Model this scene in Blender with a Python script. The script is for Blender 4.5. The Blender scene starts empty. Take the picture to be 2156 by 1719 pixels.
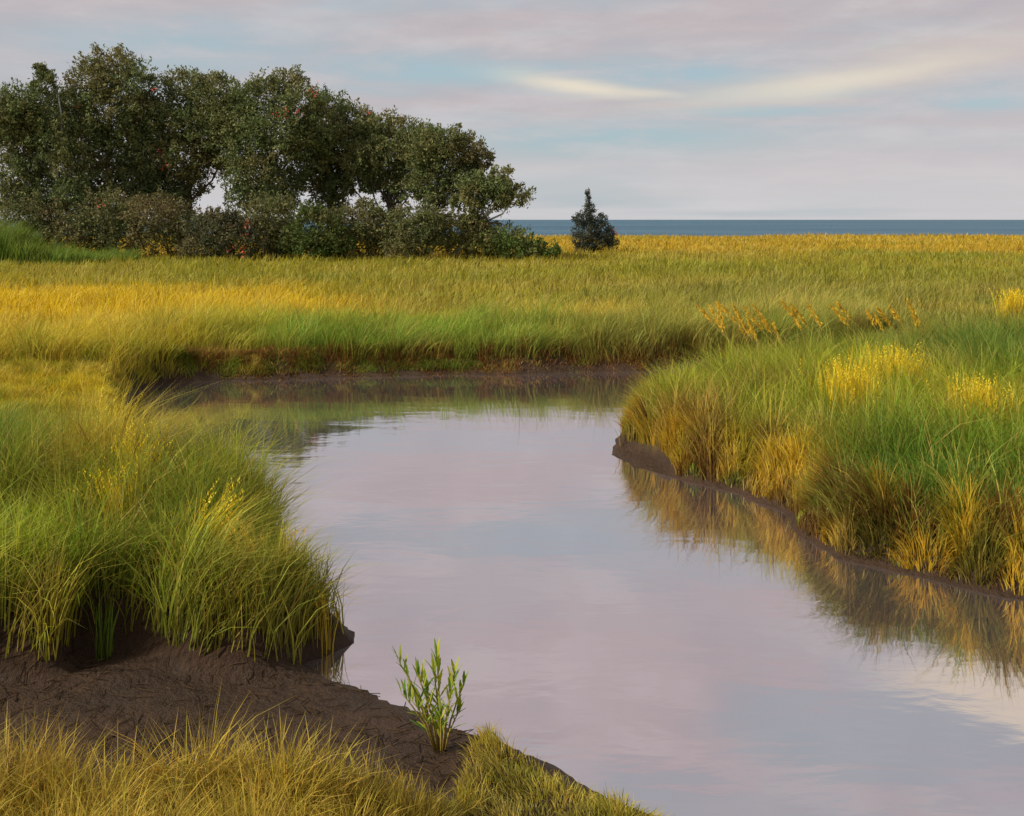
import bpy, math, random
import numpy as np

rng = np.random.default_rng(11)
random.seed(11)
SC = bpy.context.scene
COL = SC.collection

# ------------------------------------------------------------------ camera
CAM_Z = 3.0
LENS = 35.0
cam = bpy.data.cameras.new('camera')
cam.lens = LENS
cam.sensor_width = 36.0
cam.shift_y = -0.1839
cam.clip_end = 60000.0
cam_ob = bpy.data.objects.new('camera', cam)
cam_ob.location = (0, 0, CAM_Z)
cam_ob.rotation_euler = (math.radians(90), 0, 0)
COL.objects.link(cam_ob)
SC.camera = cam_ob

# ------------------------------------------------------------------ light
SUN_EL = math.radians(36)
SUN_AZ = math.radians(-112)      # compass-like angle from +Y (ahead), negative = left
sd = (math.sin(SUN_AZ) * math.cos(SUN_EL), math.cos(SUN_AZ) * math.cos(SUN_EL), math.sin(SUN_EL))
sun = bpy.data.lights.new('sun', 'SUN')
sun.energy = 4.2
sun.angle = math.radians(3.0)
sun.color = (1.0, 0.92, 0.78)
sun_ob = bpy.data.objects.new('sun', sun)
sun_ob.rotation_euler = (math.radians(90) - SUN_EL, 0, -SUN_AZ + math.pi)
COL.objects.link(sun_ob)

SC.view_settings.view_transform = 'Standard'
SC.view_settings.look = 'None'
SC.view_settings.gamma = 1.0
SC.view_settings.use_curve_mapping = False
SC.view_settings.exposure = 0.25
SC.cycles.max_bounces = 6
SC.cycles.transparent_max_bounces = 4
SC.cycles.use_denoising = True


class NT:
    """small helper to write node trees"""
    def __init__(self, tree):
        self.t = tree
        tree.nodes.clear()

    def n(self, kind, **kw):
        nd = self.t.nodes.new(kind)
        for k, v in kw.items():
            if k.startswith('i_'):
                nd.inputs[k[2:].replace('_', ' ')].default_value = v
            else:
                setattr(nd, k, v)
        return nd

    def l(self, a, b):
        self.t.links.new(a, b)

    def math(self, op, a, b=None, clamp=False):
        nd = self.t.nodes.new('ShaderNodeMath')
        nd.operation = op
        nd.use_clamp = clamp
        for i, v in enumerate((a, b)):
            if v is None:
                continue
            if isinstance(v, (int, float)):
                nd.inputs[i].default_value = v
            else:
                self.l(v, nd.inputs[i])
        return nd.outputs[0]

    def mix(self, f, a, b, mode='MIX'):
        nd = self.t.nodes.new('ShaderNodeMix')
        nd.data_type = 'RGBA'
        nd.blend_type = mode
        for i, v in ((0, f), (6, a), (7, b)):
            if isinstance(v, (int, float)):
                nd.inputs[i].default_value = v
            elif isinstance(v, (tuple, list)):
                nd.inputs[i].default_value = (*v[:3], 1)
            else:
                self.l(v, nd.inputs[i])
        return nd.outputs[2]

    def noise(self, vec, scale, detail=4, rough=0.55, dist=0.0):
        nd = self.t.nodes.new('ShaderNodeTexNoise')
        nd.inputs['Scale'].default_value = scale
        nd.inputs['Detail'].default_value = detail
        nd.inputs['Roughness'].default_value = rough
        nd.inputs['Distortion'].default_value = dist
        if vec is not None:
            self.l(vec, nd.inputs['Vector'])
        return nd.outputs[0]

    def ramp(self, f, lo, hi):
        nd = self.t.nodes.new('ShaderNodeMapRange')
        nd.interpolation_type = 'SMOOTHSTEP'
        nd.inputs[1].default_value = lo
        nd.inputs[2].default_value = hi
        self.l(f, nd.inputs[0])
        return nd.outputs[0]


def srgb(r, g, b, k=1.0):
    f = lambda c: (c / 255 / 12.92) if c / 255 <= 0.04045 else ((c / 255 + 0.055) / 1.055) ** 2.4
    return np.array([f(r), f(g), f(b)]) * k


# ------------------------------------------------------------------ sky
world = bpy.data.worlds.new('World')
SC.world = world
world.use_nodes = True
w = NT(world.node_tree)
out = w.n('ShaderNodeOutputWorld')
bg = w.n('ShaderNodeBackground')
bg.inputs[1].default_value = 0.1
w.l(bg.outputs[0], out.inputs[0])
sky = w.n('ShaderNodeTexSky')
sky.sky_type = 'NISHITA'
sky.sun_disc = False
sky.sun_elevation = SUN_EL
sky.sun_rotation = SUN_AZ
sky.air_density = 1.0
sky.dust_density = 2.0
tc = w.n('ShaderNodeTexCoord')
sep = w.n('ShaderNodeSeparateXYZ')
w.l(tc.outputs['Generated'], sep.inputs[0])
az = w.math('ARCTAN2', sep.outputs[0], sep.outputs[1])
el = w.math('ARCSINE', sep.outputs[2])
elc = w.math('MAXIMUM', el, 0.0)
els = w.math('POWER', w.math('ADD', elc, 0.02), 0.62)     # clouds spread out overhead
vec = w.n('ShaderNodeCombineXYZ')
w.l(az, vec.inputs[0])
w.l(w.math('MULTIPLY', els, 5.5), vec.inputs[1])
vv = vec.outputs[0]
n_big = w.noise(vv, 1.7, 4, 0.5, 0.3)
off = w.n('ShaderNodeVectorMath', operation='ADD')
off.inputs[1].default_value = (7.3, 2.1, 4.4)
w.l(vv, off.inputs[0])
n_two = w.noise(off.outputs[0], 2.6, 5, 0.55, 0.2)
off2 = w.n('ShaderNodeVectorMath', operation='ADD')
off2.inputs[1].default_value = (1.3, 9.1, 1.4)
w.l(vv, off2.inputs[0])
n_three = w.noise(off2.outputs[0], 1.4, 3, 0.5, 0.2)


def sky_spot(a0, e0, ra, re, tilt=0.0):
    """soft streak in the cloud layer, at azimuth a0 and elevation e0 (radians)"""
    da = w.math('SUBTRACT', az, a0)
    de = w.math('SUBTRACT', w.math('SUBTRACT', el, e0), w.math('MULTIPLY', da, tilt))
    wob = w.math('MULTIPLY', w.math('SUBTRACT', n_two, 0.5), 0.03 + re * 1.5)
    de = w.math('ADD', de, wob)
    q = w.math('ADD', w.math('POWER', w.math('ABSOLUTE', w.math('DIVIDE', da, ra)), 2.0),
               w.math('POWER', w.math('ABSOLUTE', w.math('DIVIDE', de, re)), 2.0))
    return w.math('POWER', 2.718, w.math('MULTIPLY', q, -1.0))


def vdir(x, y):
    return math.atan((x - 1078) / 2096), math.atan((463 - y) / 2096)


lav = (4.25, 4.18, 4.4)
pink = (4.5, 4.02, 4.18)
bluec = (3.4, 4.6, 5.05)
cream = (6.7, 6.1, 5.0)
off3 = w.n('ShaderNodeVectorMath', operation='MULTIPLY')
off3.inputs[1].default_value = (2.0, 1.3, 1.0)
w.l(vv, off3.inputs[0])
n_fine = w.noise(off3.outputs[0], 3.6, 8, 0.6, 0.25)
cloud = w.mix(w.ramp(n_two, 0.38, 0.55), lav, pink)
cloud = w.mix(w.math('MULTIPLY', w.ramp(n_fine, 0.45, 0.68), 0.5), cloud, (5.4, 5.15, 5.25))
cloud = w.mix(w.math('MULTIPLY', w.ramp(n_fine, 0.5, 0.3), 0.35), cloud, (3.5, 3.45, 3.8))
# thin pale veil towards the horizon
cloud = w.mix(w.math('MULTIPLY', w.ramp(el, 0.14, 0.0), 0.75), cloud, (5.35, 5.28, 5.4))
gap = w.ramp(n_big, 0.47, 0.62)
spots = None
for (x, y, ra, re, k) in ((950, 140, .20, .016, .95), (1400, 142, .14, .018, 1.0), (1280, 296, .17, .019, 1.0),
                          (380, 110, .18, .03, .8), (2080, 218, .08, .016, .9), (1620, 240, .14, .010, .8), (740, 180, .1, .012, .6)):
    a0, e0 = vdir(x, y)
    s = w.math('MULTIPLY', sky_spot(a0, e0, ra, re), k)
    spots = s if spots is None else w.math('MAXIMUM', spots, s)
low = w.ramp(el, 0.24, 0.30)
spots = w.math('MULTIPLY', spots, w.math('ADD', w.math('MULTIPLY', w.ramp(n_fine, 0.62, 0.42), .5), .6))
gap = w.math('MAXIMUM', w.math('MULTIPLY', gap, w.math('ADD', w.math('MULTIPLY', low, 0.1), 0.5)), spots, True)
blue = w.mix(0.75, sky.outputs[0], bluec)
c = w.mix(w.math('MULTIPLY', gap, 0.95), cloud, blue)
hi = None
for (x, y, ra, re, t, k) in ((1220, 172, .07, .008, -.14, 1.0), (1330, 188, .06, .006, -.1, .7), (1780, 170, .15, .014, .12, .8)):
    a0, e0 = vdir(x, y)
    s = w.math('MULTIPLY', sky_spot(a0, e0, ra, re, t), k)
    hi = s if hi is None else w.math('MAXIMUM', hi, s)
hi = w.math('MAXIMUM', hi, w.math('MULTIPLY', w.ramp(n_three, 0.62, 0.75), low))
c = w.mix(w.math('MULTIPLY', hi, 0.95), c, cream)
w.l(c, bg.inputs[0])


# ------------------------------------------------------------------ helpers
def tag(o, label=None, cat=None, group=None, kind=None):
    for k, v in (('label', label), ('category', cat), ('group', group), ('kind', kind)):
        if v:
            o[k] = v
    return o


def V(x, y, z=0.0):
    """plan point (metres) of a place seen at x, y in the photograph (2156 px wide) and z metres above the water"""
    d = (CAM_Z - z) * 2096.0 / (y - 463.0)
    return ((x - 1078) / 2096.0 * d, d)


def D(x, y, d):
    """point at distance d"""
    return np.array([(x - 1078) / 2096.0 * d, d, CAM_Z + (463 - y) / 2096.0 * d])


def new_mesh(name, verts, quads=None, tris=None, mat=None, parent=None, cols=None, smooth=False):
    me = bpy.data.meshes.new(name)
    verts = np.asarray(verts, dtype=np.float32)
    nq = 0 if quads is None else len(quads)
    nt = 0 if tris is None else len(tris)
    loops = []
    if nq:
        loops.append(np.asarray(quads, dtype=np.int32).ravel())
    if nt:
        loops.append(np.asarray(tris, dtype=np.int32).ravel())
    loops = np.concatenate(loops)
    me.vertices.add(len(verts))
    me.vertices.foreach_set('co', verts.ravel())
    me.loops.add(len(loops))
    me.loops.foreach_set('vertex_index', loops)
    me.polygons.add(nq + nt)
    starts = np.concatenate([np.arange(nq) * 4, nq * 4 + np.arange(nt) * 3]).astype(np.int32)
    me.polygons.foreach_set('loop_start', starts)
    if smooth:
        me.polygons.foreach_set('use_smooth', np.ones(nq + nt, dtype=bool))
    me.update(calc_edges=True)
    if cols is not None:
        at = me.color_attributes.new('col', 'FLOAT_COLOR', 'POINT')
        c4 = np.ones((len(verts), 4), dtype=np.float32)
        c4[:, :3] = cols
        at.data.foreach_set('color', c4.ravel())
    if mat:
        me.materials.append(mat)
    ob = bpy.data.objects.new(name, me)
    COL.objects.link(ob)
    if parent:
        ob.parent = parent
    return ob


def empty(name, loc):
    o = bpy.data.objects.new(name, None)
    o.location = loc
    o.empty_display_size = 0.1
    COL.objects.link(o)
    return o


_perm = np.random.default_rng(5).random((256, 256))


def vnoise(x, y, s=1.0, oct=3):
    """smooth value noise 0..1"""
    x = np.asarray(x, float) / s
    y = np.asarray(y, float) / s
    tot = np.zeros_like(x + y)
    amp, norm = 1.0, 0.0
    for o in range(oct):
        xi, yi = np.floor(x).astype(int), np.floor(y).astype(int)
        fx, fy = x - xi, y - yi
        fx, fy = fx * fx * (3 - 2 * fx), fy * fy * (3 - 2 * fy)
        g = lambda a, b: _perm[(xi + a) & 255, (yi + b) & 255]
        tot += amp * ((g(0, 0) * (1 - fx) + g(1, 0) * fx) * (1 - fy) + (g(0, 1) * (1 - fx) + g(1, 1) * fx) * fy)
        norm += amp
        amp *= 0.5
        x, y = x * 2.03 + 17.1, y * 2.03 + 5.7
    return tot / norm


def sstep(a, b, x):
    t = np.clip((x - a) / (b - a), 0, 1)
    return t * t * (3 - 2 * t)


def poly_sdf(poly, x, y):
    """signed distance, positive inside"""
    x, y = np.asarray(x, float), np.asarray(y, float)
    d2 = np.full(x.shape, 1e18)
    ins = np.zeros(x.shape, bool)
    n = len(poly)
    for i in range(n):
        ax, ay = poly[i]
        bx, by = poly[(i + 1) % n]
        ex, ey = bx - ax, by - ay
        t = np.clip(((x - ax) * ex + (y - ay) * ey) / (ex * ex + ey * ey + 1e-12), 0, 1)
        d2 = np.minimum(d2, (x - ax - t * ex) ** 2 + (y - ay - t * ey) ** 2)
        cr = (ay > y) != (by > y)
        with np.errstate(divide='ignore', invalid='ignore'):
            xi = ex * (y - ay) / (ey if abs(ey) > 1e-12 else 1e-12) + ax
        ins ^= cr & (x < xi)
    return np.where(ins, 1, -1) * np.sqrt(d2)


# ------------------------------------------------------------------ plan of the creek
CREEK = [(16, 0.2), (6, 1.6), (3, 3.2), (1.6, 4.35), V(1390, 1719), V(1200, 1622), V(1080, 1578), V(985, 1545),
         V(880, 1492), V(780, 1452), V(690, 1422), V(632, 1398), V(690, 1380), V(758, 1354), V(742, 1332),
         V(680, 1300), V(610, 1262), V(590, 1225), V(602, 1195), V(580, 1150), V(520, 1100), V(420, 1065), V(350, 1010),
         V(305, 960), V(278, 905), V(262, 862), V(290, 826), V(340, 808), V(450, 801), V(600, 800), V(700, 795),
         V(840, 792), V(960, 788), V(1100, 789), V(1200, 784), V(1350, 781), V(1450, 772), (6.2, 20.6), (10, 22.0),
         (10.4, 21.4), (6.2, 18.8), V(1480, 856), V(1380, 884), V(1305, 922), V(1284, 958), V(1340, 987), V(1440, 1012),
         V(1560, 1036), V(1640, 1075), V(1690, 1125), V(1740, 1172), V(1850, 1195), V(1960, 1222), V(2156, 1264),
         (9, 6.6), (16, 6.2)]
MUD1 = [V(-500, 1470, .05), V(-60, 1450, .05), V(110, 1440, .05), V(160, 1385, .05), V(290, 1380, .05), V(400, 1425, .05), V(520, 1428, .05),
        V(620, 1405, .05), V(760, 1400, .05), V(1000, 1500), V(1010, 1590), (-.25, 4.75), (-.9, 4.45), (-2.2, 4.3), (-4.2, 4.2), (-6, 4.6)]
MUD2 = [V(1275, 952), V(1325, 947), V(1390, 972), V(1430, 1000), V(1430, 1020), V(1340, 1005)]


def shore(x, y):
    jx = (vnoise(x, y, .5, 2) - .5) * .16
    return -poly_sdf(CREEK, x + jx, y + (vnoise(x + 31, y + 11, .45, 2) - .5) * .16)


def mudmask(x, y):
    return np.maximum(sstep(-.10, .10, poly_sdf(MUD1, x, y)), sstep(-.12, .12, poly_sdf(MUD2, x, y)))


def height(x, y, s=None, m=None):
    """height of the ground above the water"""
    s = shore(x, y) if s is None else s
    m = mudmask(x, y) if m is None else m
    bank = .12 * sstep(0, .12, s) + .27 * sstep(.05, .42, s) + .10 * sstep(.3, 2.5, s) + .10 * (vnoise(x, y, 6, 3) - .5) * sstep(1, 6, s)
    bank = bank + (vnoise(x, y, .22, 3) - .5) * .07 * sstep(0, .2, s)
    mud = .035 * sstep(0, .25, s) + .075 * sstep(0.1, 1.0, s) + ((vnoise(x, y, .35, 4) - .5) * .06 + (np.abs(vnoise(x + 5, y, .16, 3) - .5)) * .05) * sstep(0, .15, s)
    bank = bank * (1 - .72 * sstep(-.9, .15, x) * sstep(5.8, 5.2, y))
    z = bank * (1 - m) + mud * m
    z = np.where(s < 0, np.maximum(s * .35, -.6), z)
    # far shore of the marsh: the land falls below the sea
    edge = 158 + 16 * (vnoise(x, x * 0 + 3.3, 34, 3) - .5)
    z = z + (.35 * (vnoise(x, y, 22, 2) - .5)) * sstep(24, 60, y)
    z = z + .05 * sstep(48, 62, y) * (1 - sstep(75, 110, y)) * sstep(4, -8, x)
    z = z - 2.6 * sstep(edge - 6, edge + 8, y)
    return z


# ------------------------------------------------------------------ colours of the vegetation (plan based)
GOLD = srgb(210, 176, 52)
YELL = srgb(226, 194, 44)
OLIV = srgb(174, 162, 54)
OLIG = srgb(150, 154, 48)
GREN = srgb(112, 146, 44)
LIME = srgb(160, 180, 42)
DKGR = srgb(92, 130, 46)
BRWN = srgb(146, 108, 46)
STRW = srgb(200, 178, 82)
GREY = srgb(158, 152, 72)
REDB = srgb(146, 92, 62)

# (photo x, photo y, z, radius across m, radius along m, colour, strength)
PATCH = [
    (1180, 655, .8, 3.2, 1.6, GOLD, .9), (330, 640, .8, 6.0, 5.0, YELL, .95), (120, 610, .8, 4, 5, YELL, .8),
    (1900, 530, .8, 7.0, 9.0, OLIG, .8), (1460, 545, .8, 3.0, 4.0, OLIG, .7), (2050, 570, .8, 7, 5, OLIG, .5),
    (160, 770, .8, 2.0, 2.2, YELL, .9), (80, 700, .8, 3, 3, GOLD, .8),
    # left bank
    (60, 980, .8, 1.1, 1.8, DKGR, .95), (150, 930, .8, .8, 1.6, GREN, .8), (60, 1190, .7, .75, .8, LIME * 1.1, 1.0),
    (110, 1090, .7, .6, .8, LIME, .8), (330, 1040, .8, .9, 1.0, OLIG, .7), (480, 1050, .8, .7, .7, OLIG, .85),
    (300, 1200, .7, .6, .5, LIME, .5), (420, 1260, .6, .6, .4, OLIV, .8), (660, 1310, .4, .35, .35, OLIG, .9),
    (100, 1330, .4, .4, .25, OLIV, .7), (230, 950, .8, .5, 1.3, GOLD, .7),
    # right bank
    (1520, 770, .8, 1.6, 1.5, LIME, .55), (1600, 740, .8, 1.8, 1.5, OLIV, .6), (1450, 885, .6, .6, .7, BRWN, .9),
    (1640, 850, .6, .8, .5, BRWN, .7), (1350, 850, .6, .35, .5, OLIG, .8),
    (1890, 975, .75, 1.1, 1.7, srgb(84, 138, 36), 1.0), (2100, 1020, .75, .8, 1.1, srgb(90, 140, 38), 1.0), (1700, 920, .75, .7, .9, OLIG, .8),
    (1560, 950, .5, .5, .5, YELL, .8), (2080, 740, .8, 2.4, 2.6, DKGR, .95), (1750, 735, .8, 1.6, 1.1, GREN, .7),
    (2050, 820, .8, 1.2, .8, LIME, .6), (1800, 650, .9, 6, 3, GREY, .8), (1450, 690, .9, 3, 3, GREY, .7),
    (1790, 830, .8, .36, .6, YELL, 1.0), (1885, 795, .8, .42, .7, YELL, 1.0), (2062, 865, .8, .34, .55, YELL, 1.0), (1630, 695, .9, 1.5, 1.2, GOLD, .7), (1880, 690, .9, 1.3, 1.0, GOLD, .6),
]
PATCH = [(V(a, b, z), rx, ry, c, s) for a, b, z, rx, ry, c, s in PATCH]


def regcol(x, y):
    """tip colour of the grass growing at plan x, y"""
    n = len(x)
    wob = 1 + .5 * (vnoise(x, y, 5, 3) - .5)
    d = y * wob
    s = x / np.maximum(y, 1)
    c = np.tile(GOLD, (n, 1)) * .92
    def lay(col, wgt):
        nonlocal c
        wgt = np.clip(wgt, 0, 1)[:, None]
        c = c * (1 - wgt) + col * wgt
    lay(OLIV, sstep(74, 60, d))
    lay(OLIG, .55 * sstep(60, 48, d) * (vnoise(x, y, 7, 3)))
    lay(GREY, sstep(42, 36, d) * sstep(-.02, .2, s) * .8)
    lay(YELL, sstep(36, 33, d) * sstep(-.16, -.26, s) * .9)
    lay(GREN, sstep(24.5, 22.8, d) * (.85 + .6 * (vnoise(x, y, 1.1, 2) - .4)))
    lay(OLIG, sstep(15.5, 14, y))
    lay(LIME, .75 * sstep(18, 15, y) * sstep(.5, 2.5, x))
    lay(LIME, .35 * sstep(18, 15, y) * sstep(-1, -2, x))
    for (p, rx, ry, col, k) in PATCH:
        q = ((x - p[0]) / rx) ** 2 + ((y - p[1]) / ry) ** 2
        q = q * (.55 + .9 * vnoise(x + p[0] * 7, y, max(.25, rx * .35), 2))
        lay(col, k * np.exp(-q * q * .8))
    lay(STRW, sstep(5.3, 4.9, y))
    far = sstep(22, 26, y)
    lay(STRW * .95, .55 * far * sstep(.5, .72, vnoise(x / 3.2 + 40, y, 2.6, 4)))
    lay(OLIG * .85, .6 * far * sstep(.52, .7, vnoise(x / 3.0 + 90, y + 30, 3.0, 4)))
    lay(YELL * 1.08, .8 * sstep(38, 33, y) * sstep(23.5, 26, y) * sstep(-.12, -.24, s + .12 * (vnoise(x / 3, y, 2.5, 3) - .5)))
    # clumps of drier grass everywhere
    lay(STRW, .55 * sstep(.58, .75, vnoise(x + 50, y + 9, .06 * np.maximum(y, 6), 3)) * (y < 40))
    return c


# ------------------------------------------------------------------ materials
def mat_new(name):
    m = bpy.data.materials.new(name)
    m.use_nodes = True
    return m, NT(m.node_tree)


def mat_leaf(name, transl=0.35, rough=0.55, spec=0.25):
    m, t = mat_new(name)
    o = t.n('ShaderNodeOutputMaterial')
    a = t.n('ShaderNodeAttribute', attribute_name='col')
    p = t.n('ShaderNodeBsdfPrincipled')
    p.inputs['Roughness'].default_value = rough
    p.inputs['Specular IOR Level'].default_value = spec
    tr = t.n('ShaderNodeBsdfTranslucent')
    mx = t.n('ShaderNodeMixShader')
    mx.inputs[0].default_value = transl
    t.l(a.outputs[0], p.inputs['Base Color'])
    t.l(a.outputs[0], tr.inputs[0])
    t.l(p.outputs[0], mx.inputs[1])
    t.l(tr.outputs[0], mx.inputs[2])
    t.l(mx.outputs[0], o.inputs[0])
    return m


M_GRASS = mat_leaf('grass_blade', .38)
M_LEAF = mat_leaf('tree_leaf', .25, .7, .1)


def mat_simple(name, col, var=.35, scale=8, rough=.8, bump=.3, spec=.3):
    m, t = mat_new(name)
    o = t.n('ShaderNodeOutputMaterial')
    p = t.n('ShaderNodeBsdfPrincipled')
    tcn = t.n('ShaderNodeTexCoord')
    nz = t.noise(tcn.outputs['Object'], scale, 6, .6)
    c1 = tuple(np.clip(np.array(col) * (1 - var), 0, 1))
    c2 = tuple(np.clip(np.array(col) * (1 + var), 0, 1))
    t.l(t.mix(nz, c1, c2), p.inputs['Base Color'])
    p.inputs['Roughness'].default_value = rough
    p.inputs['Specular IOR Level'].default_value = spec
    b = t.n('ShaderNodeBump')
    b.inputs['Strength'].default_value = bump
    b.inputs['Distance'].default_value = .03
    t.l(nz, b.inputs['Height'])
    t.l(b.outputs[0], p.inputs['Normal'])
    t.l(p.outputs[0], o.inputs[0])
    return m


M_BARK = mat_simple('dark_bark', (.07, .055, .045), .4, 6)
M_BARKP = mat_simple('pale_bark', (.42, .42, .40), .3, 5)


def mat_ground():
    m, t = mat_new('marsh_soil')
    o = t.n('ShaderNodeOutputMaterial')
    p = t.n('ShaderNodeBsdfPrincipled')
    a = t.n('ShaderNodeAttribute', attribute_name='col')
    g = t.n('ShaderNodeNewGeometry')
    n1 = t.noise(g.outputs['Position'], 3.0, 8, .62)
    n2 = t.noise(g.outputs['Position'], 22.0, 6, .65)
    f = t.math('ADD', t.math('MULTIPLY', n1, .9), t.math('MULTIPLY', n2, .6))
    c = t.mix(1.0, a.outputs[0], t.n('ShaderNodeCombineColor').outputs[0], 'MULTIPLY')
    sc = t.n('ShaderNodeVectorMath', operation='SCALE')
    t.l(a.outputs[0], sc.inputs[0])
    t.l(t.math('ADD', f, .25), sc.inputs['Scale'])
    t.l(sc.outputs[0], p.inputs['Base Color'])
    sp = t.n('ShaderNodeSeparateXYZ')
    t.l(g.outputs['Position'], sp.inputs[0])
    dry = t.ramp(sp.outputs[2], .02, .30)
    r = t.math('ADD', t.math('MULTIPLY', dry, .5), t.math('MULTIPLY', n1, .55))
    t.l(t.math('ADD', r, .3, True), p.inputs['Roughness'])
    p.inputs['Specular IOR Level'].default_value = .3
    b = t.n('ShaderNodeBump')
    b.inputs['Strength'].default_value = 1.0
    b.inputs['Distance'].default_value = .09
    t.l(f, b.inputs['Height'])
    t.l(b.outputs[0], p.inputs['Normal'])
    t.l(p.outputs[0], o.inputs[0])
    return m


def mat_water(name, base, metal, rough, scales, bump, spec=.5, stretch=(1, 1, 1)):
    m, t = mat_new(name)
    o = t.n('ShaderNodeOutputMaterial')
    p = t.n('ShaderNodeBsdfPrincipled')
    p.inputs['Base Color'].default_value = (*base, 1)
    p.inputs['Metallic'].default_value = metal
    p.inputs['Roughness'].default_value = rough
    p.inputs['IOR'].default_value = 1.333
    p.inputs['Specular IOR Level'].default_value = spec
    g = t.n('ShaderNodeNewGeometry')
    mp = t.n('ShaderNodeMapping')
    mp.inputs['Scale'].default_value = stretch
    t.l(g.outputs['Position'], mp.inputs[0])
    h = None
    for s, k in scales:
        nn = t.math('MULTIPLY', t.noise(mp.outputs[0], s, 3, .5, .4), k)
        h = nn if h is None else t.math('ADD', h, nn)
    b = t.n('ShaderNodeBump')
    b.inputs['Strength'].default_value = 1.0
    b.inputs['Distance'].default_value = bump
    t.l(h, b.inputs['Height'])
    t.l(b.outputs[0], p.inputs['Normal'])
    t.l(p.outputs[0], o.inputs[0])
    return m


M_CREEK = mat_water('creek_water', (.735, .665, .68), .96, .03, ((.8, 1.0), (4.0, .12), (22, .01)), .0042, .6, (1, 2.2, 1))
M_SEA = mat_water('sea_water', (.035, .105, .165), 0, .4, ((.05, 1.0), (.3, .3)), 2.5, .12, (1, 2.5, 1))

# ------------------------------------------------------------------ ground sheet
def axis(dense0, dense1, step, lo, hi, g=1.13):
    a = list(np.arange(dense0, dense1, step))
    s, v = step, dense1
    while v < hi:
        a.append(v); s *= g; v += s
    a.append(hi)
    s, v = step, dense0
    pre = []
    while True:
        s *= g; v -= s
        if v <= lo:
            break
        pre.append(v)
    return np.array([lo] + pre[::-1] + a)


gx = axis(-7.5, 8.0, .07, -420, 420)
gy = np.concatenate([axis(3.2, 13.5, .07, -30, 13.5)[:-1], np.arange(13.5, 23, .12), axis(23, 23.1, .3, 22.9, 260, 1.06)[1:]])
X, Y = np.meshgrid(gx, gy)
xf, yf = X.ravel(), Y.ravel()
sf = shore(xf, yf)
mf = mudmask(xf, yf)
zf = height(xf, yf, sf, mf)
soil = srgb(52, 39, 27)
wetm = srgb(84, 64, 50)
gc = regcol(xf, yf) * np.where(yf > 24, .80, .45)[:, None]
bare = np.clip(sstep(.55, .12, sf) + mf + sstep(-.75, -.3, poly_sdf(MUD1, xf, yf)) + sstep(5.4, 5.0, yf) * .8, 0, 1)[:, None]
red = vnoise(xf, yf, .6, 3)[:, None]
mudc = soil * (1 - red) + srgb(72, 50, 32) * red
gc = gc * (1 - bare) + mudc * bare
nx, ny = len(gx), len(gy)
ii = np.arange(nx * ny).reshape(ny, nx)
q = np.stack([ii[:-1, :-1], ii[:-1, 1:], ii[1:, 1:], ii[1:, :-1]], -1).reshape(-1, 4)
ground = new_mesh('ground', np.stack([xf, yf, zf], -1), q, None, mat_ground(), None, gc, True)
tag(ground, kind='structure', label='brown mud banks and soil of the salt marsh')


def sheet(name, x0, x1, y0, y1, z, mat, label, n=2):
    xs, ys = np.linspace(x0, x1, n), np.linspace(y0, y1, n)
    a, b = np.meshgrid(xs, ys)
    ids = np.arange(n * n).reshape(n, n)
    qq = np.stack([ids[:-1, :-1], ids[:-1, 1:], ids[1:, 1:], ids[1:, :-1]], -1).reshape(-1, 4)
    o = new_mesh(name, np.stack([a.ravel(), b.ravel(), np.full(n * n, z)], -1), qq, None, mat)
    return tag(o, label, None, None, 'structure')


_t = NT.__new__(NT)
_t.t = M_SEA.node_tree                      # wind streaks on the sea
_g = _t.n('ShaderNodeNewGeometry')
_m = _t.n('ShaderNodeMapping')
_m.inputs['Scale'].default_value = (.004, .012, 1)
_t.l(_g.outputs['Position'], _m.inputs[0])
_p = [x for x in _t.t.nodes if x.type == 'BSDF_PRINCIPLED'][0]
_t.l(_t.mix(_t.ramp(_t.noise(_m.outputs[0], 1.0, 6, .6), .35, .65), (.024, .085, .14), (.055, .135, .19)), _p.inputs['Base Color'])
sheet('creek_water', -20, 20, -5, 40, 0.0, M_CREEK, 'calm lavender grey tidal creek winding through the marsh')
sheet('sea', -30000, 30000, 120, 50000, -.3, M_SEA, 'narrow band of dark blue sea on the horizon')

# ------------------------------------------------------------------ grass
def blades(name, P, H, W, lean, c0, c1, segs=3, mat=M_GRASS, parent=None, tipmix=1.6, flat=None):
    """one mesh of tapered, bending blades. P roots, lean (n,2) sideways travel of the tip per unit height"""
    n = len(P)
    az = rng.uniform(0, math.pi, n) if flat is None else flat
    wx, wy = np.cos(az), np.sin(az)
    vs, cs = [], []
    for k in range(segs + 1):
        t = k / segs
        bend = t * t
        drop = 1 - .28 * bend * np.clip(np.hypot(lean[:, 0], lean[:, 1]), 0, 1.2)
        px = P[:, 0] + lean[:, 0] * H * bend
        py = P[:, 1] + lean[:, 1] * H * bend
        pz = P[:, 2] + H * t * drop
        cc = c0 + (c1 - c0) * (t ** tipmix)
        if k < segs:
            hw = W * (.5 * (1 - .75 * t ** 1.4))
            vs += [np.stack([px - wx * hw, py - wy * hw, pz], -1), np.stack([px + wx * hw, py + wy * hw, pz], -1)]
            cs += [cc, cc]
        else:
            vs.append(np.stack([px, py, pz], -1))
            cs.append(cc)
    m = 2 * segs + 1
    verts = np.stack(vs, 1).reshape(-1, 3)
    cols = np.stack(cs, 1).reshape(-1, 3)
    base = (np.arange(n) * m)[:, None]
    quads = []
    for k in range(segs - 1):
        quads.append(base + np.array([[2 * k, 2 * k + 1, 2 * k + 3, 2 * k + 2]]))
    qd = np.stack(quads, 1).reshape(-1, 4) if quads else None
    tr = base + np.array([[2 * segs - 2, 2 * segs - 1, 2 * segs]])
    return new_mesh(name, verts, qd, tr, mat, parent, cols, True)


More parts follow.
